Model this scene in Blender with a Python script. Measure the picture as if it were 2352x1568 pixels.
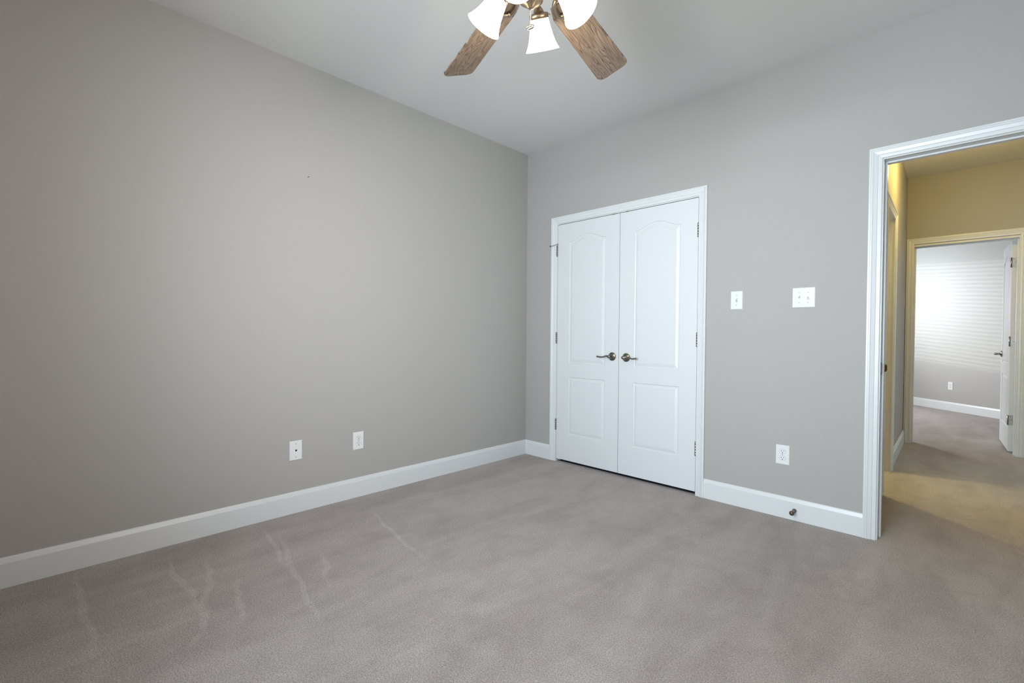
import bpy, bmesh, math, random
from math import sin, cos, pi, radians
from mathutils import Vector, Matrix

for _o in list(bpy.data.objects):
    bpy.data.objects.remove(_o, do_unlink=True)
S = bpy.context.scene
COL = S.collection

# ---------------------------------------------------------------- camera
FPX, YAW, PITCH, ROLL = 1082.6262, 2.34618829, -0.01539395, 0.00762459
CAM = Vector((2.95793762, -3.20801256, 1.10203164))
fw = Vector((cos(YAW)*cos(PITCH), sin(YAW)*cos(PITCH), sin(PITCH)))
rt = fw.cross(Vector((0, 0, 1))).normalized()
up = rt.cross(fw)
rt, up = cos(ROLL)*rt + sin(ROLL)*up, -sin(ROLL)*rt + cos(ROLL)*up
cd = bpy.data.cameras.new('camera')
cd.sensor_width = 36.0
cd.sensor_fit = 'HORIZONTAL'
cd.lens = 36.0*FPX/2352.0
cd.clip_start = 0.02
cam = bpy.data.objects.new('camera', cd)
COL.objects.link(cam)
cam.matrix_world = Matrix(((rt.x, up.x, -fw.x, CAM.x), (rt.y, up.y, -fw.y, CAM.y),
                           (rt.z, up.z, -fw.z, CAM.z), (0, 0, 0, 1)))
S.camera = cam

# ---------------------------------------------------------------- world, exposure, daylight
S.view_settings.view_transform = 'Standard'
S.view_settings.look = 'None'
S.view_settings.gamma = 1.0
S.view_settings.use_curve_mapping = False
S.view_settings.exposure = 0.0
w = bpy.data.worlds.new('sky')
S.world = w
w.use_nodes = True
w.node_tree.nodes['Background'].inputs[0].default_value = (0.62, 0.76, 1.0, 1)
w.node_tree.nodes['Background'].inputs[1].default_value = 0.3


def area(name, loc, aim, sx, sy, power, col, spread=pi):
    l = bpy.data.lights.new(name, 'AREA')
    l.shape = 'RECTANGLE'
    l.size, l.size_y = sx, sy
    l.energy = power
    l.color = col
    l.spread = spread
    o = bpy.data.objects.new(name, l)
    COL.objects.link(o)
    o.location = loc
    d = Vector(aim) - Vector(loc)
    o.rotation_euler = d.to_track_quat('-Z', 'Y').to_euler()
    return o


def point(name, loc, power, col, r=0.03):
    l = bpy.data.lights.new(name, 'POINT')
    l.energy = power
    l.color = col
    l.shadow_soft_size = r
    o = bpy.data.objects.new(name, l)
    COL.objects.link(o)
    o.location = loc
    return o


RX, RY, H = 3.80, -4.10, 2.7488           # room: x 0..RX, y RY..0, ceiling height H
DAY = (0.80, 0.88, 1.0)
WARM = (1.0, 0.74, 0.42)
# daylight entering the bedroom through the window behind the camera
area('window_daylight', (2.3, RY-0.11, 1.40), (1.6, 0, 1.50), 1.1, 1.6, 68, (0.76, 0.90, 1.0), 1.9)
area('left_wall_fill', (RX+0.11, -2.2, 1.45), (0, -2.0, 1.55), 1.1, 1.2, 9.0, (0.94, 0.97, 1.0), 1.15)  # fill lamp added to brighten the middle of the left wall
# far bedroom: added lamps on the room side of its blind, plus sun
area('far_window_glow', (0.345, 6.1, 1.80), (2.38, 6.80, 1.86), 0.8, 0.8, 19, (0.86, 0.96, 1.0), 1.25)
area('far_floor_fill', (0.345, 5.7, 1.5), (2.9, 4.7, 0.0), 0.9, 0.9, 62, (0.95, 0.97, 1.0), 2.3)  # fill lamp added to brighten the far room's carpet
_l = bpy.data.lights.new('low_sun', 'SUN')
_l.energy = 1.2
_l.angle = 0.012
_l.color = (0.95, 0.98, 1.0)
_s = bpy.data.objects.new('low_sun', _l)
COL.objects.link(_s)
_s.rotation_euler = Vector((1.0, -0.03, -0.13)).to_track_quat('-Z', 'Y').to_euler()
# daylight reaching the hall from the opening on its right
area('hall_side_daylight', (4.7, 2.0, 1.4), (3.0, 2.0, 0.2), 1.0, 1.3, 12, (0.55, 0.85, 1.0))

# ---------------------------------------------------------------- materials


def mat(name, col, rough=0.6, metal=0.0, spec=0.5, bump=None, coat=0.0):
    m = bpy.data.materials.new(name)
    m.use_nodes = True
    nt = m.node_tree
    b = nt.nodes['Principled BSDF']
    b.inputs['Base Color'].default_value = (*col, 1)
    b.inputs['Roughness'].default_value = rough
    b.inputs['Metallic'].default_value = metal
    b.inputs['Specular IOR Level'].default_value = spec
    if coat:
        b.inputs['Coat Weight'].default_value = coat
    if bump:
        sc, st, dist = bump
        tc = nt.nodes.new('ShaderNodeTexCoord')
        n = nt.nodes.new('ShaderNodeTexNoise')
        n.inputs['Scale'].default_value = sc
        n.inputs['Detail'].default_value = 3
        bp = nt.nodes.new('ShaderNodeBump')
        bp.inputs['Strength'].default_value = st
        bp.inputs['Distance'].default_value = dist
        nt.links.new(tc.outputs['Object'], n.inputs['Vector'])
        nt.links.new(n.outputs['Fac'], bp.inputs['Height'])
        nt.links.new(bp.outputs['Normal'], b.inputs['Normal'])
    return m


def mottle(m, amount, scale):
    """tiny value variation of the paint itself"""
    nt = m.node_tree
    b = nt.nodes['Principled BSDF']
    c = b.inputs['Base Color'].default_value[:3]
    tc = nt.nodes.new('ShaderNodeTexCoord')
    n = nt.nodes.new('ShaderNodeTexNoise')
    n.inputs['Scale'].default_value = scale
    n.inputs['Detail'].default_value = 4
    r = nt.nodes.new('ShaderNodeValToRGB')
    r.color_ramp.elements[0].position = 0.3
    r.color_ramp.elements[1].position = 0.7
    r.color_ramp.elements[0].color = (*[x*(1-amount) for x in c], 1)
    r.color_ramp.elements[1].color = (*[x*(1+amount) for x in c], 1)
    nt.links.new(tc.outputs['Object'], n.inputs['Vector'])
    nt.links.new(n.outputs['Fac'], r.inputs['Fac'])
    nt.links.new(r.outputs['Color'], b.inputs['Base Color'])
    return m


M_WALL = mottle(mat('wall_paint', (0.425, 0.412, 0.395), 0.62, spec=0.35, bump=(420, 0.25, 0.0012)), 0.035, 330)
M_CEIL = mottle(mat('ceiling_paint', (0.74, 0.745, 0.73), 0.8, spec=0.25, bump=(330, 0.3, 0.0015)), 0.025, 260)
M_TRIM = mat('white_trim_paint', (0.73, 0.75, 0.76), 0.32, spec=0.5, bump=(60, 0.03, 0.001))
M_DOOR = mat('white_door_paint', (0.72, 0.74, 0.755), 0.38, spec=0.5, bump=(240, 0.06, 0.0006))
M_PLATE = mat('white_plastic', (0.80, 0.81, 0.81), 0.25)
M_SLOT = mat('dark_slot', (0.02, 0.02, 0.022), 0.6)
M_SCREW = mat('painted_screw', (0.42, 0.42, 0.43), 0.4, 0.6)
M_NICKEL = mat('aged_nickel', (0.27, 0.25, 0.22), 0.24, 1.0)
M_HINGE = mat('satin_hinge_metal', (0.40, 0.38, 0.34), 0.32, 1.0)
M_BRASS = mat('brass', (0.45, 0.33, 0.12), 0.3, 1.0)
M_OLDBRASS = mat('old_brass', (0.22, 0.13, 0.05), 0.3, 1.0)
M_STRIKE = mat('aged_strike_metal', (0.10, 0.07, 0.065), 0.45, 0.8)
M_RUBBER = mat('grey_rubber', (0.11, 0.11, 0.10), 0.7)
M_FANMETAL = mat('antique_pewter', (0.42, 0.33, 0.24), 0.33, 1.0, bump=(160, 0.25, 0.001))
M_CHAIN = mat('chain_metal', (0.55, 0.52, 0.50), 0.3, 1.0)
M_DARK = mat('dark_gap', (0.03, 0.03, 0.03), 0.9)


STROKES = [(0.482, -3.071, 2.2, 0.444, 0.017), (0.546, -2.745, 1.3, 0.411, 0.017), (0.582, -2.678, -14.2, 0.370, 0.017), (0.408, -2.335, -6.6, 0.319, 0.017), (0.756, -2.359, -10.8, 0.547, 0.017), (0.673, -1.802, -9.7, 0.490, 0.017), (0.792, -2.244, -13.5, 0.208, 0.017), (0.901, -2.758, -22.0, 0.159, 0.017), (0.818, -2.612, -11.2, 0.237, 0.017)]


def carpet():
    m = bpy.data.materials.new('cut_pile_carpet')
    m.use_nodes = True
    nt = m.node_tree
    N, L = nt.nodes, nt.links
    b = N['Principled BSDF']
    b.inputs['Roughness'].default_value = 1.0
    b.inputs['Specular IOR Level'].default_value = 0.05
    b.inputs['Sheen Weight'].default_value = 0.25
    b.inputs['Sheen Roughness'].default_value = 0.6
    tc = N.new('ShaderNodeTexCoord')

    def noise(sc, det, rough=0.5, dist=0.0, vec=None):
        n = N.new('ShaderNodeTexNoise')
        n.inputs['Scale'].default_value = sc
        n.inputs['Detail'].default_value = det
        n.inputs['Roughness'].default_value = rough
        n.inputs['Distortion'].default_value = dist
        L.new(vec or tc.outputs['Object'], n.inputs['Vector'])
        return n

    def ramp(src, a, c1, bb, c2):
        r = N.new('ShaderNodeValToRGB')
        r.color_ramp.elements[0].position = a
        r.color_ramp.elements[0].color = (*c1, 1)
        r.color_ramp.elements[1].position = bb
        r.color_ramp.elements[1].color = (*c2, 1)
        L.new(src, r.inputs['Fac'])
        return r

    def mix(kind, fac, a, bb):
        x = N.new('ShaderNodeMix')
        x.data_type = 'RGBA'
        x.blend_type = kind
        x.inputs[0].default_value = fac
        L.new(a, x.inputs[6])
        L.new(bb, x.inputs[7])
        return x.outputs[2]
    tuft = noise(255, 4, 0.85)
    base = ramp(tuft.outputs['Fac'], 0.36, (0.20, 0.178, 0.170), 0.64, (0.69, 0.64, 0.61))
    spk = noise(130, 3, 0.65)
    col = mix('MULTIPLY', 0.75, base.outputs['Color'], ramp(spk.outputs['Fac'], 0.34, (0.74, 0.72, 0.71), 0.62, (1.1, 1.1, 1.1)).outputs['Color'])
    # brushed pile: patches stretched along the vacuum direction
    mp = N.new('ShaderNodeMapping')
    mp.inputs['Rotation'].default_value = (0, 0, radians(8))
    mp.inputs['Scale'].default_value = (2.7, 0.75, 1)
    L.new(tc.outputs['Object'], mp.inputs['Vector'])
    br = noise(1.5, 4, 0.6, 0.8, mp.outputs['Vector'])
    col = mix('MULTIPLY', 0.9, col, ramp(br.outputs['Fac'], 0.36, (0.83, 0.81, 0.80), 0.62, (1.04, 1.04, 1.04)).outputs['Color'])
    tr = noise(6.5, 5, 0.65, 0.5)
    col = mix('MULTIPLY', 0.6, col, ramp(tr.outputs['Fac'], 0.38, (0.88, 0.87, 0.87), 0.58, (1.03, 1.03, 1.03)).outputs['Color'])
    # lighter strokes where the pile was brushed the other way
    wob = noise(5.0, 3)
    tot = None
    for sx_, sy_, an, le, wd in STROKES:
        vm = N.new('ShaderNodeVectorMath')
        vm.operation = 'MULTIPLY_ADD'
        vm.inputs[1].default_value = (0.09, 0.09, 0)
        L.new(wob.outputs['Color'], vm.inputs[0])
        L.new(tc.outputs['Object'], vm.inputs[2])
        sub = N.new('ShaderNodeVectorMath')
        sub.operation = 'SUBTRACT'
        sub.inputs[1].default_value = (sx_+0.045, sy_+0.045, 0)
        L.new(vm.outputs[0], sub.inputs[0])
        m1 = N.new('ShaderNodeMapping')
        m1.vector_type = 'TEXTURE'
        m1.inputs['Rotation'].default_value = (0, 0, radians(an))
        m1.inputs['Scale'].default_value = (le, wd, 10)
        L.new(sub.outputs[0], m1.inputs['Vector'])
        g = N.new('ShaderNodeTexGradient')
        g.gradient_type = 'SPHERICAL'
        L.new(m1.outputs['Vector'], g.inputs['Vector'])
        if tot is None:
            tot = g.outputs['Fac']
        else:
            ad = N.new('ShaderNodeMath')
            ad.operation = 'ADD'
            L.new(tot, ad.inputs[0])
            L.new(g.outputs['Fac'], ad.inputs[1])
            tot = ad.outputs[0]
    col = mix('MULTIPLY', 1.0, col, ramp(tot, 0.0, (1, 1, 1), 0.5, (1.17, 1.19, 1.19)).outputs['Color'])
    L.new(col, b.inputs['Base Color'])
    hb = noise(240, 4, 0.7)
    bp = N.new('ShaderNodeBump')
    bp.inputs['Strength'].default_value = 0.75
    bp.inputs['Distance'].default_value = 0.006
    L.new(hb.outputs['Fac'], bp.inputs['Height'])
    L.new(bp.outputs['Normal'], b.inputs['Normal'])
    return m


M_CARPET = carpet()


def wood():
    m = bpy.data.materials.new('weathered_oak')
    m.use_nodes = True
    nt = m.node_tree
    N, L = nt.nodes, nt.links
    b = N['Principled BSDF']
    b.inputs['Roughness'].default_value = 0.5
    tc = N.new('ShaderNodeTexCoord')
    oi = N.new('ShaderNodeObjectInfo')
    mp = N.new('ShaderNodeMapping')
    mp.inputs['Scale'].default_value = (0.62, 8.0, 1)
    ad = N.new('ShaderNodeVectorMath')
    ad.operation = 'ADD'
    L.new(tc.outputs['Object'], ad.inputs[0])
    L.new(oi.outputs['Random'], ad.inputs[1])
    L.new(ad.outputs[0], mp.inputs['Vector'])
    n = N.new('ShaderNodeTexNoise')
    n.inputs['Scale'].default_value = 2.4
    n.inputs['Detail'].default_value = 2
    L.new(mp.outputs['Vector'], n.inputs['Vector'])
    mul = N.new('ShaderNodeMath')
    mul.operation = 'MULTIPLY'
    mul.inputs[1].default_value = 24
    L.new(n.outputs['Fac'], mul.inputs[0])
    fr = N.new('ShaderNodeMath')
    fr.operation = 'FRACT'
    L.new(mul.outputs[0], fr.inputs[0])
    r = N.new('ShaderNodeValToRGB')
    e = r.color_ramp.elements
    e[0].position = 0.0
    e[0].color = (0.33, 0.265, 0.20, 1)
    e[1].position = 0.62
    e[1].color = (0.26, 0.205, 0.15, 1)
    e2 = e.new(0.86)
    e2.color = (0.10, 0.078, 0.06, 1)
    e3 = e.new(1.0)
    e3.color = (0.31, 0.25, 0.19, 1)
    L.new(fr.outputs[0], r.inputs['Fac'])
    mp2 = N.new('ShaderNodeMapping')
    mp2.inputs['Scale'].default_value = (6, 160, 1)
    L.new(ad.outputs[0], mp2.inputs['Vector'])
    n2 = N.new('ShaderNodeTexNoise')
    n2.inputs['Scale'].default_value = 1.6
    n2.inputs['Detail'].default_value = 3
    L.new(mp2.outputs['Vector'], n2.inputs['Vector'])
    r2 = N.new('ShaderNodeValToRGB')
    r2.color_ramp.elements[0].position = 0.35
    r2.color_ramp.elements[0].color = (0.62, 0.6, 0.58, 1)
    r2.color_ramp.elements[1].position = 0.6
    r2.color_ramp.elements[1].color = (1.05, 1.05, 1.05, 1)
    L.new(n2.outputs['Fac'], r2.inputs['Fac'])
    mx = N.new('ShaderNodeMix')
    mx.data_type = 'RGBA'
    mx.blend_type = 'MULTIPLY'
    mx.inputs[0].default_value = 1
    L.new(r.outputs['Color'], mx.inputs[6])
    L.new(r2.outputs['Color'], mx.inputs[7])
    L.new(mx.outputs[2], b.inputs['Base Color'])
    return m


M_WOOD = wood()


def lampglass():
    m = bpy.data.materials.new('lit_frosted_glass')
    m.use_nodes = True
    b = m.node_tree.nodes['Principled BSDF']
    b.inputs['Base Color'].default_value = (0.9, 0.86, 0.78, 1)
    b.inputs['Roughness'].default_value = 0.35
    b.inputs['Emission Color'].default_value = (1.0, 0.86, 0.62, 1)
    b.inputs['Emission Strength'].default_value = 4.8
    return m


M_LAMP = lampglass()


def pane_mat():
    m = bpy.data.materials.new('window_glass')
    m.use_nodes = True
    nt = m.node_tree
    nt.nodes.remove(nt.nodes['Principled BSDF'])
    t = nt.nodes.new('ShaderNodeBsdfTransparent')
    g = nt.nodes.new('ShaderNodeBsdfGlossy')
    g.inputs['Roughness'].default_value = 0.03
    mx = nt.nodes.new('ShaderNodeMixShader')
    mx.inputs[0].default_value = 0.06
    nt.links.new(t.outputs[0], mx.inputs[1])
    nt.links.new(g.outputs[0], mx.inputs[2])
    nt.links.new(mx.outputs[0], nt.nodes['Material Output'].inputs['Surface'])
    return m


M_PANE = pane_mat()

# ---------------------------------------------------------------- mesh helpers


class MB:
    def __init__(self):
        self.v = []
        self.f = []
        self.sm = []

    def add(self, verts, faces, M=None, smooth=False):
        n = len(self.v)
        for p in verts:
            p = Vector(p)
            self.v.append(M @ p if M else p)
        for fc in faces:
            self.f.append([n+i for i in fc])
            self.sm.append(smooth)
        return self

    def box(self, a, b, M=None):
        (x0, y0, z0), (x1, y1, z1) = a, b
        vs = [(x0, y0, z0), (x1, y0, z0), (x1, y1, z0), (x0, y1, z0), (x0, y0, z1), (x1, y0, z1), (x1, y1, z1), (x0, y1, z1)]
        return self.add(vs, [(0, 3, 2, 1), (4, 5, 6, 7), (0, 1, 5, 4), (1, 2, 6, 5), (2, 3, 7, 6), (3, 0, 4, 7)], M)

    def plate(self, a, b, c=0.003, M=None):
        """box whose -y face has chamfered edges of width c (depth from y0)"""
        (x0, y0, z0), (x1, y1, z1) = a, b
        ym = y0 + min(c, (y1-y0)*0.8)
        vs = [(x0, y1, z0), (x1, y1, z0), (x1, y1, z1), (x0, y1, z1),
              (x0, ym, z0), (x1, ym, z0), (x1, ym, z1), (x0, ym, z1),
              (x0+c, y0, z0+c), (x1-c, y0, z0+c), (x1-c, y0, z1-c), (x0+c, y0, z1-c)]
        fs = [(0, 3, 2, 1)[::-1][::-1], (8, 9, 10, 11)]
        for k in range(4):
            j = (k+1) % 4
            fs.append((k, j, 4+j, 4+k))
            fs.append((4+k, 4+j, 8+j, 8+k))
        return self.add(vs, fs, M)

    def lathe(self, prof, n=32, M=None, smooth=True, caps=True):
        """prof: (r, z) pairs about local z"""
        vs, fs = [], []
        for r, z in prof:
            for k in range(n):
                a = 2*pi*k/n
                vs.append((r*cos(a), r*sin(a), z))
        for i in range(len(prof)-1):
            for k in range(n):
                j = (k+1) % n
                fs.append((i*n+k, i*n+j, (i+1)*n+j, (i+1)*n+k))
        if caps:
            fs.append(tuple(range(n))[::-1])
            fs.append(tuple((len(prof)-1)*n+k for k in range(n)))
        return self.add(vs, fs, M, smooth)

    def tube(self, pts, rad, n=12, M=None, smooth=True, flat=1.0):
        pts = [Vector(p) for p in pts]
        rads = rad if isinstance(rad, (list, tuple)) else [rad]*len(pts)
        vs, fs = [], []
        t0 = (pts[1]-pts[0]).normalized()
        u = t0.cross(Vector((0, 0, 1)))
        if u.length < 0.05:
            u = t0.cross(Vector((0, 1, 0)))
        u.normalize()
        for i, p in enumerate(pts):
            t = (pts[min(i+1, len(pts)-1)] - pts[max(i-1, 0)]).normalized()
            u = (u - t*u.dot(t)).normalized()
            v = t.cross(u)
            for k in range(n):
                a = 2*pi*k/n
                vs.append(p + rads[i]*(cos(a)*u + sin(a)*v*flat))
        for i in range(len(pts)-1):
            for k in range(n):
                j = (k+1) % n
                fs.append((i*n+k, i*n+j, (i+1)*n+j, (i+1)*n+k))
        fs.append(tuple(range(n))[::-1])
        fs.append(tuple((len(pts)-1)*n+k for k in range(n)))
        return self.add(vs, fs, M, smooth)

    def build(self, name, material, parent=None, bevel=0.0, autosmooth=False):
        me = bpy.data.meshes.new(name)
        me.from_pydata([tuple(p) for p in self.v], [], self.f)
        me.polygons.foreach_set('use_smooth', self.sm)
        bm = bmesh.new()
        bm.from_mesh(me)
        bmesh.ops.recalc_face_normals(bm, faces=bm.faces)
        bm.to_mesh(me)
        bm.free()
        me.materials.append(material)
        o = bpy.data.objects.new(name, me)
        COL.objects.link(o)
        if parent:
            o.parent = parent
        if bevel:
            b = o.modifiers.new('bevel', 'BEVEL')
            b.width = bevel
            b.segments = 2
            b.limit_method = 'ANGLE'
        return o


def tag(o, label=None, cat=None, group=None, kind=None):
    if label:
        o['label'] = label
    if cat:
        o['category'] = cat
    if group:
        o['group'] = group
    if kind:
        o['kind'] = kind
    return o


def empty(name, M=None):
    o = bpy.data.objects.new(name, None)
    o.empty_display_size = 0.05
    COL.objects.link(o)
    if M is not None:
        o.matrix_world = M
    return o


def T(x=0, y=0, z=0):
    return Matrix.Translation((x, y, z))


def RZ(a):
    return Matrix.Rotation(a, 4, 'Z')


# wall frames: local x runs along the wall, local y points INTO the wall, z up
F_CLOSET = Matrix.Identity(4)
F_LEFT = RZ(pi/2)
F_REAR = T(RX, RY, 0) @ RZ(pi)
F_RIGHT = T(RX, 0, 0) @ RZ(-pi/2)
F_HALLFAR = T(0, 3.20, 0)
HA = math.atan(0.023)
F_HALLLEFT = T(2.512, 0, 0) @ RZ(pi/2 + HA)      # skewed a touch, x = distance along +Y
dgx, dgy = (3.206-2.235), (6.046-6.933)
F_DIAG = T(2.235, 6.933, 0) @ RZ(math.atan2(dgy, dgx))


def wall(name, F, x0, x1, openings=(), t=0.12, label=None, m=M_WALL, z0=-0.02, z1=None):
    z1 = z1 or H + 0.02
    b = MB()
    x = x0
    for (a, c, za, zb) in sorted(openings):
        b.box((x, 0, z0), (a, t, z1), F)
        b.box((a, 0, zb), (c, t, z1), F)
        if za > 0.01:
            b.box((a, 0, z0), (c, t, za), F)
        x = c
    b.box((x, 0, z0), (x1, t, z1), F)
    return tag(b.build(name, m), label, 'wall', kind='structure')


def baseboard(name, F, spans, label, hgt=0.129, t=0.015):
    b = MB()
    prof = [(0, 0), (-t, 0), (-t, hgt-0.024), (-t+0.002, hgt-0.0225), (-t+0.0075, hgt-0.004), (-t+0.0105, hgt), (0, hgt)]
    for a, c in spans:
        n = len(prof)
        vs = [(a, y, z) for y, z in prof] + [(c, y, z) for y, z in prof]
        fs = [(k, (k+1) % n, n+(k+1) % n, n+k) for k in range(n)] + [tuple(range(n)), tuple(range(n, 2*n))[::-1]]
        b.add(vs, fs, F)
    return tag(b.build(name, M_TRIM), label, 'baseboard', kind='structure')


PROF = [(0, 0), (0, .009), (.003, .0115), (.013, .0125), (.0155, .0125), (.0165, .0095), (.0185, .0095), (.021, .013), (.036, .0165),
        (.0415, .0195), (.044, .0195), (.0455, .015), (.0475, .015), (.049, .018), (.0565, .018), (.058, .0165), (.058, 0)]


def casing(name, F, xa, xb, zt, parent=None, yscale=1.0, side=1, y0=0.0, right=True, left=True):
    """mitred door casing: inner edges xa, xb, zt; side=-1 puts it on the far side of the wall (at y0)"""
    b = MB()
    rows = []
    for u, v in PROF:
        y = y0 - side*v*yscale
        rows.append([(xa-u, y, 0), (xa-u, y, zt+u), (xb+u, y, zt+u), (xb+u, y, 0)])
    n = len(rows)
    vs = [p for r in rows for p in r]
    fs = []
    for i in range(n-1):
        for k in range(3):
            if k == 0 and not left:
                continue
            if k == 2 and not right:
                continue
            fs.append((i*4+k, i*4+k+1, (i+1)*4+k+1, (i+1)*4+k))
    fs.append(tuple(i*4 for i in range(n)))
    fs.append(tuple(i*4+3 for i in range(n))[::-1])
    b.add(vs, fs, F)
    return b.build(name, M_TRIM, parent)


def jamb(name, F, xa, xb, zt, t=0.12, parent=None, stop=None, th=0.018):
    b = MB()
    b.box((xa-th, 0.0, 0), (xa, t, zt+th), F)
    b.box((xb, 0.0, 0), (xb+th, t, zt+th), F)
    b.box((xa, 0.0, zt), (xb, t, zt+th), F)
    o = b.build(name, M_TRIM, parent)
    if stop:
        s = MB()
        s0, s1, d = stop
        s.box((xa, s0, 0), (xa+d, s1, zt), F)
        s.box((xb-d, s0, 0), (xb, s1, zt), F)
        s.box((xa+d, s0, zt-d), (xb-d, s1, zt), F)
        so = s.build('door_stop_strip', M_TRIM, o, bevel=0.002)
    return o


# ---------------------------------------------------------------- room shell
fl = MB().box((-0.3, RY-0.3, -0.12), (6.2, 9.0, 0.0))
tag(fl.build('floor', M_CARPET), 'beige grey cut pile carpet running through bedroom, hall and far room', 'floor', kind='structure')
ce = MB().box((-0.3, RY-0.3, H), (6.2, 9.0, H+0.12))
tag(ce.build('ceiling', M_CEIL), 'pale flat painted ceiling above the bedroom and hall', 'ceiling', kind='structure')

wall('wall_left', F_LEFT, RY-0.12, 0.12, label='long empty grey wall left of the closet')
CO = (0.344, 1.615, 0, 2.071)
EO = (2.581, 3.429, 0, 2.073)
wall('wall_closet', F_CLOSET, 0.0, RX+0.12, [CO, EO], label='grey wall holding the double closet doors and the hall doorway')
wall('wall_rear', F_REAR, -0.12, RX+0.12, [(0.9, 2.1, 0.55, 2.25)], label='grey wall with the bedroom window, opposite the closet')
wall('wall_right', F_RIGHT, 0.0, -RY+0.0, [(1.6, 2.8, 0.8, 2.1)], label='grey bedroom wall opposite the long empty wall')
baseboard('baseboard_left', F_LEFT, [(RY, -0.0)], 'white baseboard along the long empty grey wall')
baseboard('baseboard_closet', F_CLOSET, [(0.0, 0.3002), (1.659, 2.536), (3.472, RX)], 'white baseboard along the wall of the closet doors')
baseboard('baseboard_rear', F_REAR, [(0, RX)], 'white baseboard under the bedroom window')
baseboard('baseboard_right', F_RIGHT, [(0, -RY)], 'white baseboard along the wall opposite the long empty wall')

# bedroom window (behind the camera)


def window(name, F, a, c, z0, z1, label):
    wn = empty(name, F)
    tag(wn, label, 'window', kind='structure')
    b = MB()
    for k0, k1 in ((a, a+0.045), (c-0.045, c)):
        b.box((k0, 0.03, z0), (k1, 0.09, z1))
    zm = (z0+z1)/2
    b.box((a, 0.03, z0), (c, 0.09, z0+0.045)).box((a, 0.03, z1-0.045), (c, 0.09, z1)).box((a, 0.04, zm-0.02), (c, 0.08, zm+0.02))
    b.build('window_frame', M_TRIM, wn)
    MB().box((a-0.05, -0.04, z0-0.03), (c+0.05, 0.06, z0)).build('window_sill', M_TRIM, wn, bevel=0.004)
    MB().box((a+0.045, 0.058, z0+0.045), (c-0.045, 0.062, z1-0.045)).build('window_pane', M_PANE, wn)


window('window_1', F_REAR, 0.9, 2.1, 0.55, 2.25, 'tall white double hung window opposite the closet')
window('added_side_window', F_RIGHT, 1.6, 2.8, 0.8, 2.1, 'added unseen white double hung window opposite the long empty wall')  # unseen window, added for the fill lamp on the left wall

# closet interior behind the doors
b = MB()
b.box((0.05, 0.12, -0.02), (0.17, 0.80, H+0.02)).box((1.85, 0.12, -0.02), (1.97, 0.80, H+0.02)).box((0.05, 0.78, -0.02), (1.97, 0.88, H+0.02))
tag(b.build('wall_closet_interior', M_WALL), 'grey inside walls of the closet behind the double doors', 'wall', kind='structure')

# door trims
XL, XM, XR = 0.3649, 0.9804, 1.5939
t1 = empty('trim_1')
tag(t1, 'white casing and jamb around the double closet doors', 'door trim', kind='structure')
casing('casing', F_CLOSET, 0.3584, 1.6012, 2.0585, t1)
jamb('jamb', F_CLOSET, 0.3619, 1.5969, 2.0530, parent=t1, stop=(0.037, 0.07, 0.011))
tag(MB().box((0.3619, 0.024, 0.0), (1.5969, 0.105, 0.003)).build('gap_shade', mat('gap_shade_paint', (0.03, 0.034, 0.05), 0.8), t1), 'dark strip standing in for the shade under the closet doors')  # dark floor strip paints the shade of the gap under the doors
for xa_, xb_ in ((0.893, 0.951), (1.013, 1.070)):
    b = MB()
    b.box((xa_, 0.001, 2.0495), (xb_, 0.030, 2.0530))
    b.box((xa_+0.018, -0.0015, 2.047), (xb_-0.018, 0.028, 2.0535))
    tag(b.build('roller_catch', M_BRASS, t1), 'brass catch in the closet door head')

t2 = empty('trim_2')
tag(t2, 'white casing and jamb of the open doorway to the hall', 'door trim', kind='structure')
casing('casing', F_CLOSET, 2.594, 3.416, 2.0605, t2)
jt = jamb('jamb', F_CLOSET, 2.599, 3.411, 2.055, parent=t2, stop=(0.055, 0.090, 0.009))
casing('hall_side_casing', F_CLOSET, 2.594, 3.416, 2.0605, t2, side=-1, y0=0.12)
b = MB()
b.box((2.5985, 0.004, 0.898), (2.6008, 0.031, 0.964))
b.box((2.5995, 0.0, 0.905), (2.602, 0.006, 0.957))
tag(b.build('strike_plate', M_STRIKE, t2), 'dark metal strike plate in the hall doorway jamb')

# ---------------------------------------------------------------- moulded door leaf


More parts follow.
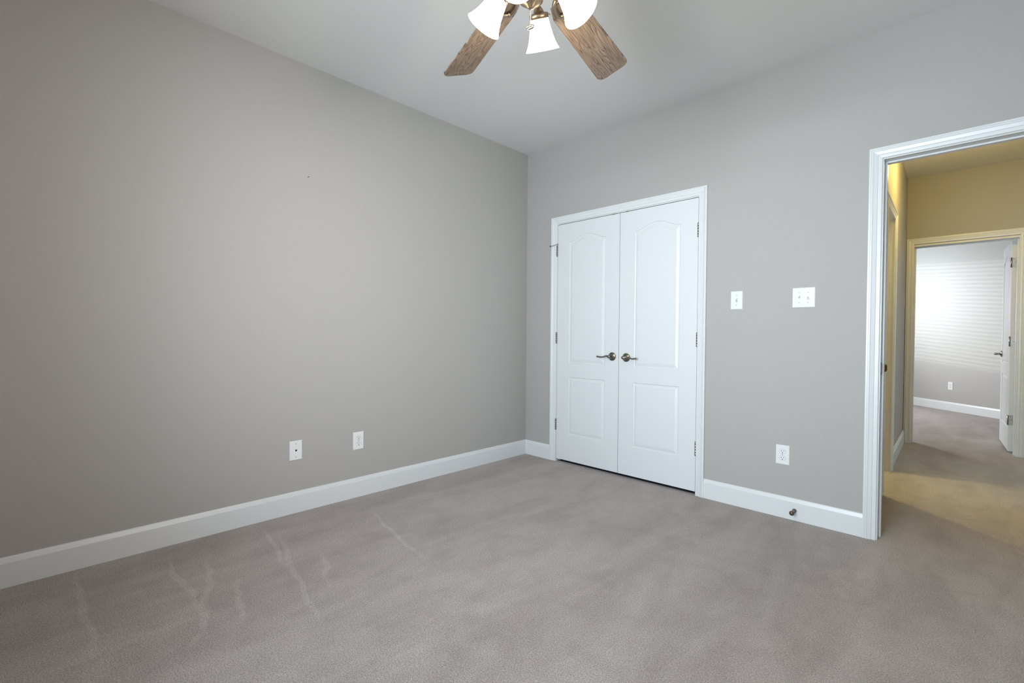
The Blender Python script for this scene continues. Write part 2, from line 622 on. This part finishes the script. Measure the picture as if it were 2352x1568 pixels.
def door_mesh(W, Ht=2.03, th=0.035, marg=0.124, panels=((0.222, 0.717, 0), (0.832, 1.865, 0.05))):
    """leaf: x 0..W, y 0..th (front face at y=0 looking to -y), z 0..Ht"""
    bm = bmesh.new()
    prof = [(0, 0), (0.003, 0.0045), (0.009, 0.0065), (0.016, 0.0055), (0.030, 0.0012), (0.0335, 0.0018), (0.036, 0.0)]

    def outline(za, zb, arch, d):
        xl, xr = marg+d, W-marg-d
        pts = [(xl, za+d), (xr, za+d)]
        K = 28 if arch else 1
        for k in range(K+1):
            t = 1-k/K
            x = xl+(xr-xl)*t
            s = (0.5-0.5*cos(2*pi*t))
            s = s**0.92
            pts.append((x, zb-d+arch*s))
        return pts
    for side in (0, 1):
        yf = 0.0 if side == 0 else th
        sg = 1 if side == 0 else -1
        edges = []
        ov = [bm.verts.new((x, yf, z)) for x, z in ((0, 0), (W, 0), (W, Ht), (0, Ht))]
        edges += [bm.edges.new((ov[i], ov[(i+1) % 4])) for i in range(4)]
        if side == 0:
            o0 = ov
        for za, zb, arch in panels:
            rings = []
            for d, dep in prof:
                rings.append([bm.verts.new((x, yf+sg*dep, z)) for x, z in outline(za, zb, arch, d)])
            n = len(rings[0])
            edges += [bm.edges.new((rings[0][i], rings[0][(i+1) % n])) for i in range(n)]
            for r0, r1 in zip(rings, rings[1:]):
                for i in range(n):
                    j = (i+1) % n
                    bm.faces.new((r0[i], r0[j], r1[j], r1[i]))
            bm.faces.new(rings[-1])
        bmesh.ops.triangle_fill(bm, use_beauty=True, use_dissolve=False, edges=edges)
        if side == 1:
            for i in range(4):
                j = (i+1) % 4
                bm.faces.new((o0[i], o0[j], ov[j], ov[i]))
    bmesh.ops.recalc_face_normals(bm, faces=bm.faces)
    me = bpy.data.meshes.new('door_leaf')
    bm.to_mesh(me)
    bm.free()
    me.materials.append(M_DOOR)
    return me


def leaf(name, me, M, label):
    o = bpy.data.objects.new(name, me)
    COL.objects.link(o)
    o.matrix_world = M
    return tag(o, label, 'door', kind='structure')


def lever(parent, x, z, s, back=False, th=0.035):
    """lever handle on the leaf; s = direction of the lever along x"""
    sg = -1 if not back else 1
    y0 = 0 if not back else th
    F = T(x, y0, z) @ Matrix.Rotation(pi/2 if not back else -pi/2, 4, 'X')
    b = MB()
    b.lathe([(0.0335, 0), (0.0335, 0.003), (0.031, 0.006), (0.024, 0.008), (0.0215, 0.011), (0.012, 0.0135), (0.0105, 0.020), (0.0105, 0.040), (0.0125, 0.044), (0.0125, 0.054), (0.009, 0.058), (0.003, 0.0595)], 36, F)
    h = b.build('handle', M_NICKEL, parent)
    tag(h, 'dark nickel lever handle')
    pts, rs = [], []
    for k in range(15):
        t = k/14
        pts.append((x + s*(0.002 + 0.098*t), y0 + sg*(0.049 - 0.010*sin(pi*t)), z + 0.004*sin(2*pi*t) - 0.003*t))
        rs.append(0.0095 - 0.0045*min(1, t*1.6) + (0.001 if t > .7 else 0))
    pts += [(x+s*0.103, y0+sg*0.049, z-0.003), (x+s*0.108, y0+sg*0.049, z-0.003), (x+s*0.113, y0+sg*0.049, z-0.003), (x+s*0.116, y0+sg*0.049, z-0.003)]
    rs += [0.0072, 0.0082, 0.006, 0.002]
    MB().tube(pts, rs, 12).build('lever', M_NICKEL, h)
    return h


def hinge(parent, x, y, z, hh=0.094, s=1):
    b = MB()
    for k in range(5):
        b.lathe([(0.0066, hh*k/5+0.0004), (0.0066, hh*(k+1)/5-0.0004)], 16, T(x, y, z))
    b.lathe([(0.0052, -0.001), (0.0052, hh+0.001)], 12, T(x, y, z))
    b.lathe([(0.003, -0.004), (0.0052, -0.001)], 12, T(x, y, z))
    b.lathe([(0.0052, hh+0.001), (0.003, hh+0.004)], 12, T(x, y, z))
    b.box((x-0.0012, y, z), (x+0.0012, y+0.03, z+hh))
    b.box((x, y+0.004, z), (x+s*0.005, y+0.0065, z+hh))
    return b.build('hinge', M_HINGE, parent)


W1 = XM-XL-0.0028
me1 = door_mesh(W1, 2.025)
d1 = leaf('door_1', me1, T(XL+0.0005, 0.001, 0.0235), 'white closet door leaf nearer the room corner, hinge stop on it')
d2 = leaf('door_2', me1.copy(), T(XM+0.0016, 0.001, 0.0235), 'white closet door leaf nearer the light switches')
lever(d1, 0.9205-XL, 0.929-0.02, -1)
lever(d2, 1.0450-XM, 0.926-0.02, 1)
for hz in (1.776, 1.024, 0.272):
    hinge(d1, 0.3565-XL, -0.006, hz-0.02)
    hinge(d2, 1.5965-XM, -0.006, hz-0.02, s=-1)
# hinge pin door stop on the top left hinge
b = MB()
hx, hz = 0.3565-XL, 1.880-0.02
b.lathe([(0.009, 0), (0.009, 0.004), (0.004, 0.006)], 16, T(hx, -0.006, hz-0.002))
tip = Vector((0.318-XL, -0.052, 1.853-0.02+0.01))
st = Vector((hx, -0.006, hz))
b.tube([st, st.lerp(tip, .5), tip], 0.0028, 10)
b.tube([st, st+Vector((0.02, -0.012, 0.0))], 0.0035, 10)
sp = b.build('hinge_stop', M_HINGE, d1)
MB().tube([st.lerp(tip, .86), tip, tip+(tip-st)*0.08], [0.0045, 0.0055, 0.0045], 12).build('bumper', M_RUBBER, sp)

# ---------------------------------------------------------------- wall plates


def screw(par, x, z, y=-0.006, F=None):
    b = MB()
    b.lathe([(0.0032, 0), (0.0030, 0.0009), (0.0015, 0.0013)], 12, T(x, y+0.0002, z) @ Matrix.Rotation(pi/2, 4, 'X'))
    return b.build('screw', M_SCREW, par)


def plate_body(root, wd, hg=0.118):
    return MB().plate((-wd/2, -0.0062, -hg/2), (wd/2, 0, hg/2), 0.0032).build('cover_plate', M_PLATE, root)


def outlet(F, x, z, label):
    r = empty('wall_outlet', F @ T(x, 0, z))
    tag(r, label, 'outlet')
    plate_body(r, 0.075)
    for s in (1, -1):
        zc = s*0.0195
        pts = []
        n = 32
        for k in range(n):
            a = 2*pi*k/n
            pts.append((0.0172*cos(a), max(-0.0142, min(0.0142, 0.0172*sin(a)))))
        vs = [(px, -0.0060, zc+pz) for px, pz in pts] + [(px*0.96, -0.0076, zc+pz*0.96) for px, pz in pts]
        fs = [(k, (k+1) % n, n+(k+1) % n, n+k) for k in range(n)] + [tuple(range(n, 2*n))]
        rc = MB().add(vs, fs).build('receptacle', M_PLATE, r)
        # dark recess ring where face meets plate
        vs = [(px*1.05, -0.0063, zc+pz*1.05) for px, pz in pts]
        MB().add(vs, [tuple(range(n))]).build('seam', M_SCREW, rc)
        b = MB()
        b.box((-0.0075, -0.0079, zc-0.0005), (-0.0052, -0.0070, zc+0.0085))
        b.box((0.0052, -0.0079, zc+0.0005), (0.0075, -0.0070, zc+0.0075))
        b.lathe([(0.0029, 0), (0.0029, 0.0008)], 12, T(0, -0.0071, zc-0.0075) @ Matrix.Rotation(pi/2, 4, 'X'))
        b.build('slots', M_SLOT, rc)
    screw(r, 0, 0)
    return r


def switch(F, x, z, n, label):
    r = empty('light_switch', F @ T(x, 0, z))
    tag(r, label, 'light switch')
    wd = 0.074 if n == 1 else 0.118
    plate_body(r, wd)
    for i in range(n):
        cx = 0 if n == 1 else (-0.0225 if i == 0 else 0.0225)
        MB().box((cx-0.0052, -0.0066, -0.0125), (cx+0.0052, -0.0058, 0.0125)).build('toggle_slot', M_SCREW, r)
        upward = 1 if (n == 1 or i == 0) else -1
        Mt = T(cx, -0.004, 0) @ Matrix.Rotation(radians(-28*upward), 4, 'X')
        MB().plate((-0.0042, -0.0175, -0.0048), (0.0042, 0, 0.0048), 0.0012, Mt).build('toggle', M_PLATE, r)
        screw(r, cx, 0.030)
        screw(r, cx, -0.030)
    return r


def phone(F, x, z, label):
    r = empty('phone_jack', F @ T(x, 0, z))
    tag(r, label, 'phone jack')
    plate_body(r, 0.075)
    b = MB()
    b.box((-0.0056, -0.0068, -0.003), (0.0056, -0.0058, 0.0055))
    b.box((-0.0028, -0.0068, -0.0062), (0.0028, -0.0058, -0.003))
    b.build('socket', M_SLOT, r)
    MB().plate((-0.0085, -0.0066, -0.009), (0.0085, -0.005, 0.008), 0.0006).build('socket_surround', M_PLATE, r)
    screw(r, 0, 0.041)
    screw(r, 0, -0.041)
    return r


phone(F_LEFT, -2.077, 0.381, 'white phone jack plate with one dark socket on the long empty wall')
outlet(F_LEFT, -1.666, 0.377, 'white duplex outlet beside the phone jack on the long empty wall')
switch(F_CLOSET, 1.8545, 1.333, 1, 'white single toggle light switch beside the closet doors')
switch(F_CLOSET, 2.2335, 1.3325, 2, 'white double toggle light switch between single switch and hall doorway')
outlet(F_CLOSET, 2.1355, 0.3805, 'white duplex outlet above the baseboard door stop')

# nail in the left wall
b = MB()
b.lathe([(0.0012, -0.002), (0.0012, 0.006), (0.0034, 0.007), (0.0030, 0.0082)], 12, F_LEFT @ T(-2.004, 0, 2.064) @ Matrix.Rotation(pi/2, 4, 'X'))
tag(b.build('nail', M_NICKEL), 'tiny dark nail left in the long empty grey wall', 'nail')

# baseboard door stop
Fd = T(2.207, -0.0148, 0.060) @ Matrix.Rotation(pi/2, 4, 'X')
r = empty('door_stop', T(2.207, -0.0148, 0.060))
tag(r, 'small bronze door stop screwed to the baseboard below the outlet', 'door stop')
Fl = Matrix.Rotation(pi/2, 4, 'X')
MB().lathe([(0.012, 0), (0.012, 0.003), (0.0055, 0.006), (0.0045, 0.012), (0.0045, 0.050)], 20, Fl).build('rod', M_NICKEL, r)
MB().lathe([(0.0055, 0.046), (0.0115, 0.050), (0.0135, 0.058), (0.0135, 0.064), (0.010, 0.071), (0.004, 0.073)], 24, Fl).build('bumper', mat('bronze_bumper', (0.16, 0.12, 0.09), 0.35, 0.8), r)

# ---------------------------------------------------------------- hall
XJ0, XJ1 = 2.503, 3.245
wall('wall_hall_left', F_HALLLEFT, 0.12, 3.2, [(0.942, 1.728, 0, 2.073)], label='grey hall wall with the open side door')
wall('wall_hall_far', F_HALLFAR, 2.30, 6.0, [(XJ0-0.018, XJ1+0.018, 0, 2.055)], label='grey wall at the end of the hall around the far doorway')
F_HALLRIGHT = T(3.62, 3.2, 0) @ RZ(-pi/2)
wall('wall_hall_right', F_HALLRIGHT, 0.0, 3.08, [(0.75, 1.75, 0, 2.073)], label='grey hall wall facing the open side door')
baseboard('baseboard_hall_left', F_HALLLEFT, [(0.12, 0.885), (1.774, 3.2)], 'white baseboard along the hall wall past the side doorway')
baseboard('baseboard_hall_right', F_HALLRIGHT, [(0, 0.75), (1.75, 3.08)], 'white baseboard along the hall wall facing the side door')
baseboard('baseboard_hall_far', F_HALLFAR, [(XJ1+0.063, 3.62)], 'white baseboard beside the far doorway')

t3 = empty('trim_3')
tag(t3, 'white casing and jamb of the side doorway in the hall', 'door trim', kind='structure')
casing('casing', F_HALLLEFT, 0.955, 1.715, 2.060, t3, yscale=1.45, left=False)
jamb('jamb', F_HALLLEFT, 0.960, 1.710, 2.055, parent=t3, stop=(0.040, 0.075, 0.011))
t4 = empty('trim_4')
tag(t4, 'cream lit casing and jamb of the far doorway at the end of the hall', 'door trim', kind='structure')
casing('casing', F_HALLFAR, XJ0-0.0035, XJ1+0.0065, 2.0600, t4)
jamb('jamb', F_HALLFAR, XJ0, XJ1, 2.037, parent=t4, stop=(0.045, 0.080, 0.011))

# side room behind the side doorway
b = MB()
b.box((1.0, 0.88, -0.02), (2.40, 0.96, H+0.02)).box((1.0, 0.9, -0.02), (1.1, 2.6, H+0.02)).box((1.0, 2.5, -0.02), (2.35, 2.6, H+0.02))
tag(b.build('wall_side_room', M_WALL), 'grey walls of the small room behind the side doorway', 'wall', kind='structure')
point('side_room_bulb', (1.75, 1.55, 2.35), 58, (1.0, 0.78, 0.33), 0.06)

# side door folded back against the hall wall
P0, P1 = Vector((2.5262, 0.935)), Vector((2.556, 0.205))
dv = (P1-P0)
Wd = dv.length
Msd = T(P0.x, P0.y, 0.018) @ RZ(math.atan2(dv.y, dv.x)) @ Matrix.Scale(1, 4)
# local x runs towards the free edge; local +y is toward the hall side, so the leaf body sits behind it
me3 = door_mesh(Wd, 2.02)
d3 = leaf('door_3', me3, Msd @ T(0, -0.035, 0), 'white hall side door folded back against the hall wall, seen edge on')
b = MB()
b.lathe([(0.030, 0), (0.030, 0.004), (0.022, 0.008), (0.010, 0.011), (0.0095, 0.020), (0.018, 0.026), (0.0235, 0.034), (0.0225, 0.042), (0.014, 0.047), (0.003, 0.048)], 32,
        T(Wd-0.062, 0.035, 0.905) @ Matrix.Rotation(-pi/2, 4, 'X'))
tag(b.build('knob', M_OLDBRASS, d3), 'dark brass round knob')
for hz in (1.776, 1.024, 0.272):
    hinge(d3, -0.004, 0.004, hz-0.02)

# hall ceiling light
point('hall_bulb', (2.86, 1.75, 2.50), 21, (1.0, 0.70, 0.17), 0.07)
r = empty('ceiling_light', T(2.86, 1.75, H))
tag(r, 'small round frosted ceiling light in the hall', 'ceiling light')
MB().lathe([(0.12, -0.02), (0.12, 0)], 32).build('light_base', M_HINGE, r)
MB().lathe([(0.02, -0.098), (0.06, -0.088), (0.09, -0.065), (0.105, -0.02)], 32).build('lamp_shade', M_LAMP, r)

# stub room on the right of the hall
b = MB()
b.box((5.3, 1.0, -0.02), (5.42, 3.0, 0.7)).box((5.3, 1.0, 2.0), (5.42, 3.0, H+0.02)).box((5.3, 1.0, 0.7), (5.42, 1.5, 2.0)).box((5.3, 2.5, 0.7), (5.42, 3.0, 2.0))
b.box((3.74, 1.0, -0.02), (5.3, 1.1, H+0.02)).box((3.74, 2.9, -0.02), (5.3, 3.0, H+0.02))
tag(b.build('wall_landing', M_WALL), 'grey walls of the landing off the hall', 'wall', kind='structure')

# ---------------------------------------------------------------- far bedroom
wall('wall_far_room_angled', F_DIAG, -1.6, 3.0, label='pale sunlit grey wall set at an angle in the far room')
baseboard('baseboard_far_room', F_DIAG, [(-1.6, 3.0)], 'white baseboard under the angled wall of the far room', hgt=0.129)
F_FW = T(0.3, 0, 0) @ RZ(pi/2)
wall('wall_far_room_window', F_FW, 3.2, 9.0, [(5.2, 7.5, 0.95, 2.60)], label='grey far room wall with a window')
wall('wall_far_room_side', T(0, 3.32, 0) @ RZ(0), 0.2, 2.40, t=0.1, label='grey far room wall beside its doorway')
b = MB()
b.box((5.6, 3.2, -0.02), (5.7, 9.0, H+0.02)).box((0.2, 8.8, -0.02), (5.7, 8.9, H+0.02))
tag(b.build('wall_far_room_back', M_WALL), 'outer grey walls closing off the far room', 'wall', kind='structure')
w2 = empty('window_2', F_FW)
tag(w2, 'white window with horizontal blind in the far room', 'window', kind='structure')
b = MB()
for k0, k1 in ((5.2, 5.25), (7.45, 7.5)):
    b.box((k0, 0.03, 0.95), (k1, 0.10, 2.60))
b.box((5.2, 0.03, 0.95), (7.5, 0.10, 1.00)).box((5.2, 0.03, 2.55), (7.5, 0.10, 2.60))
b.build('window_frame', M_TRIM, w2)
b = MB()
for k in range(28):
    z = 1.03+k*0.057
    b.box((5.26, -0.020, -0.001), (7.44, 0.020, 0.001), T(0, 0.04, z) @ Matrix.Rotation(radians(-27), 4, 'X'))
b.build('blind_slats', M_TRIM, w2)
outlet(F_DIAG, math.hypot(2.7165-2.235, 6.4925-6.933), 0.374, 'white duplex outlet on the angled wall of the far room')

# far door, hinged on the right jamb and standing open into the far room
Hp = Vector((XJ1-0.001, 3.325))
ang = math.atan2(4.15-3.36, 3.165-3.204)
Wf = 0.735
# local x from hinge to free edge; local -y side must face -X (towards the camera)
Mfd = T(3.2045, 3.345, 0.018) @ RZ(ang)
me4 = door_mesh(Wf, 2.012)
d4 = leaf('door_4', me4, Mfd @ T(0, -0.035, 0), 'white panelled door standing open in the far doorway')
lever(d4, Wf-0.062, 0.915, -1, back=True)
lever(d4, Wf-0.062, 0.915, -1, back=False)
for hz in (1.776, 1.024, 0.272):
    # opened butt hinge: one plate on the leaf edge, one on the jamb
    b = MB()
    b.box((-0.0018, 0.001, hz-0.02), (0.0, 0.032, hz+0.075))
    b.lathe([(0.006, 0), (0.006, 0.095)], 12, T(-0.004, 0.039, hz-0.02))
    for dz in (0.012, 0.047, 0.082):
        b.lathe([(0.0032, 0), (0.0032, 0.0006)], 10, T(-0.0018, 0.024 if dz != .047 else 0.012, hz-0.02+dz) @ Matrix.Rotation(-pi/2, 4, 'Y'))
    b.build('hinge', M_HINGE, d4)
    b = MB()
    b.box((XJ1-0.0012, 0.085, hz), (XJ1, 0.118, hz+0.095), F_HALLFAR)
    b.build('hinge_plate', M_HINGE, t4)

# ---------------------------------------------------------------- ceiling fan
FC = Vector((1.9028, -2.0557, 0))
fan = empty('ceiling_fan', T(FC.x, FC.y, H))
tag(fan, 'oak bladed ceiling fan with four lit bell shades', 'ceiling fan')
zz = lambda z: z-H
MB().lathe([(0.075, 0), (0.075, zz(H-0.02)), (0.055, zz(H-0.06)), (0.02, zz(H-0.075))], 36).build('canopy', M_FANMETAL, fan)
MB().lathe([(0.0125, zz(2.52)), (0.0125, zz(H-0.07))], 20).build('downrod', M_FANMETAL, fan)
MB().lathe([(0.03, zz(2.53)), (0.075, zz(2.515)), (0.115, zz(2.48)), (0.13, zz(2.43)), (0.13, zz(2.38)), (0.115, zz(2.345)), (0.07, zz(2.325)), (0.05, zz(2.32))], 48).build('motor_housing', M_FANMETAL, fan)
kit = MB().lathe([(0.045, zz(2.325)), (0.06, zz(2.305)), (0.062, zz(2.285)), (0.045, zz(2.26)), (0.034, zz(2.245)), (0.036, zz(2.225)), (0.044, zz(2.21)), (0.04, zz(2.195)),
                  (0.026, zz(2.185)), (0.015, zz(2.178)), (0.009, zz(2.170)), (0.003, zz(2.166))], 40).build('light_kit', M_FANMETAL, fan)
BR0, BR1 = 0.185, 0.724


def blade_mesh():
    b = MB()
    up_, lo = [], []
    # outline (x along, y across)
    w0, w1 = 0.058, 0.073
    pts = []
    cr = 0.032
    pts.append((BR0, -w0*0.72))
    pts.append((BR0+0.05, -w0))
    for k in range(9):
        a = -pi/2 + (pi/2)*k/8
        pts.append((BR1-cr-0.006+cr*cos(a), -w1+cr+cr*sin(a)))
    for k in range(9):
        a = (pi/2)*k/8
        pts.append((BR1-cr+cr*cos(a), w1-cr+cr*sin(a)))
    pts.append((BR0+0.05, w0))
    pts.append((BR0, w0*0.72))
    n = len(pts)
    vs = [(x, y, -0.003) for x, y in pts] + [(x, y, 0.003) for x, y in pts]
    fs = [tuple(range(n))[::-1], tuple(range(n, 2*n))] + [(k, (k+1) % n, n+(k+1) % n, n+k) for k in range(n)]
    return b.add(vs, fs)


def iron_mesh():
    b = MB()
    b.tube([(0.095, 0, 0.045), (0.115, 0, 0.012), (0.135, 0, -0.008), (0.155, 0, -0.013)], [0.012, 0.011, 0.009, 0.0085], 12)
    # D shaped loop under the blade root
    pts = []
    for k in range(41):
        t = k/40
        a = 2*pi*t
        x = 0.200 - 0.048*cos(a)
        y = 0.040*sin(a)*(0.62+0.38*(1-cos(a))/2)
        if x > 0.235:
            x = 0.235+(x-0.235)*0.35
        pts.append((x, y, -0.012))
    b.tube(pts, 0.0085, 12, flat=0.7)
    for sy in (-0.030, 0.030):
        b.lathe([(0.006, -0.018), (0.006, -0.004)], 12, T(0.232, sy*0.7, 0))
    return b


b0 = blade_mesh().build('blade', M_WOOD, fan)
i0 = iron_mesh().build('blade_iron', M_FANMETAL, b0)
AZ0 = 101.7
for k in range(6):
    if k == 0:
        bo, io = b0, i0
    else:
        bo = b0.copy()
        COL.objects.link(bo)
        io = i0.copy()
        COL.objects.link(io)
    bo.parent = fan
    bo.matrix_local = T(0.009, 0.008, zz(2.300)) @ RZ(radians(AZ0+60*k)) @ Matrix.Rotation(radians(-16.5), 4, 'X')
    io.parent = bo
    io.matrix_local = Matrix.Identity(4)

# light kit arms and shades
SH = [(0.0285, 0.000), (0.031, 0.006), (0.0335, 0.018), (0.0375, 0.038), (0.0425, 0.060), (0.049, 0.080), (0.0565, 0.096), (0.0605, 0.103)]
SHI = [(r_-0.0025, z_) for r_, z_ in SH][::-1]
for k in range(4):
    az = radians(117+90*k)
    dirh = Vector((cos(az), sin(az), 0))
    nk = dirh*0.108 + Vector((0, 0, zz(2.208 + (0.019 if k in (1, 2) else 0.005))))
    tilt = radians(34)
    ax = (dirh*sin(tilt) - Vector((0, 0, cos(tilt)))).normalized()
    q = ax.to_track_quat('Z', 'Y').to_matrix().to_4x4()
    Ms = T(*nk) @ q
    hubp = dirh*0.032 + Vector((0, 0, zz(2.225)))
    arm = MB()
    s0 = nk - ax*0.026
    arm.tube([hubp, hubp+dirh*0.030+Vector((0, 0, 0.010)), s0+Vector((0, 0, 0.012))-dirh*0.006, s0, s0+ax*0.01], 0.0052, 12)
    arm.build('arm', M_FANMETAL, fan)
    sock = MB()
    sock.lathe([(0.007, -0.030), (0.011, -0.026), (0.0165, -0.018), (0.019, -0.011), (0.029, -0.009), (0.033, -0.007), (0.0335, 0.007), (0.031, 0.008)], 28, Ms)
    for j in range(3):
        a = 2*pi*j/3 + 0.5
        p = Ms @ Vector((0.033*cos(a), 0.033*sin(a), 0))
        q2 = Ms @ Vector((0.041*cos(a), 0.041*sin(a), 0))
        sock.tube([p, q2], 0.0028, 8)
    so = sock.build('shade_fitter', M_FANMETAL, fan)
    sh = MB().lathe([(r_, z_) for r_, z_ in SH] + SHI, 40, Ms, caps=False)
    tag(sh.build('lamp_shade', M_LAMP, fan), 'lit frosted bell glass shade')
    c = T(FC.x, FC.y, H) @ Ms @ Vector((0, 0, 0.120))
    point('fan_bulb', c, 7.6, (1.0, 0.74, 0.54), 0.035)

# pull chain with disc
cx, cy = -0.008, 0.008
ch = MB()
zt, zb = 2.215, 2.126
n = 26
for k in range(n):
    z = zt+(zb-zt)*k/(n-1)
    ch.lathe([(0.0004, -0.0019), (0.0016, -0.0010), (0.0019, 0), (0.0016, 0.0010), (0.0004, 0.0019)], 8, T(cx, cy, zz(z)))
chn = ch.build('pull_chain', M_CHAIN, fan)
Md = T(cx, cy, zz(2.1165)) @ Matrix.Rotation(radians(14), 4, Vector((0.714, 0.700, 0))) @ Matrix.Rotation(radians(18), 4, Vector((0.70, -0.714, 0)))
MB().lathe([(0.002, -0.0018), (0.0105, -0.0018), (0.0112, -0.0034), (0.0135, -0.0034), (0.0142, 0), (0.0135, 0.0030), (0.003, 0.0034)], 28, Md).build('pull_disc', M_HINGE, chn)
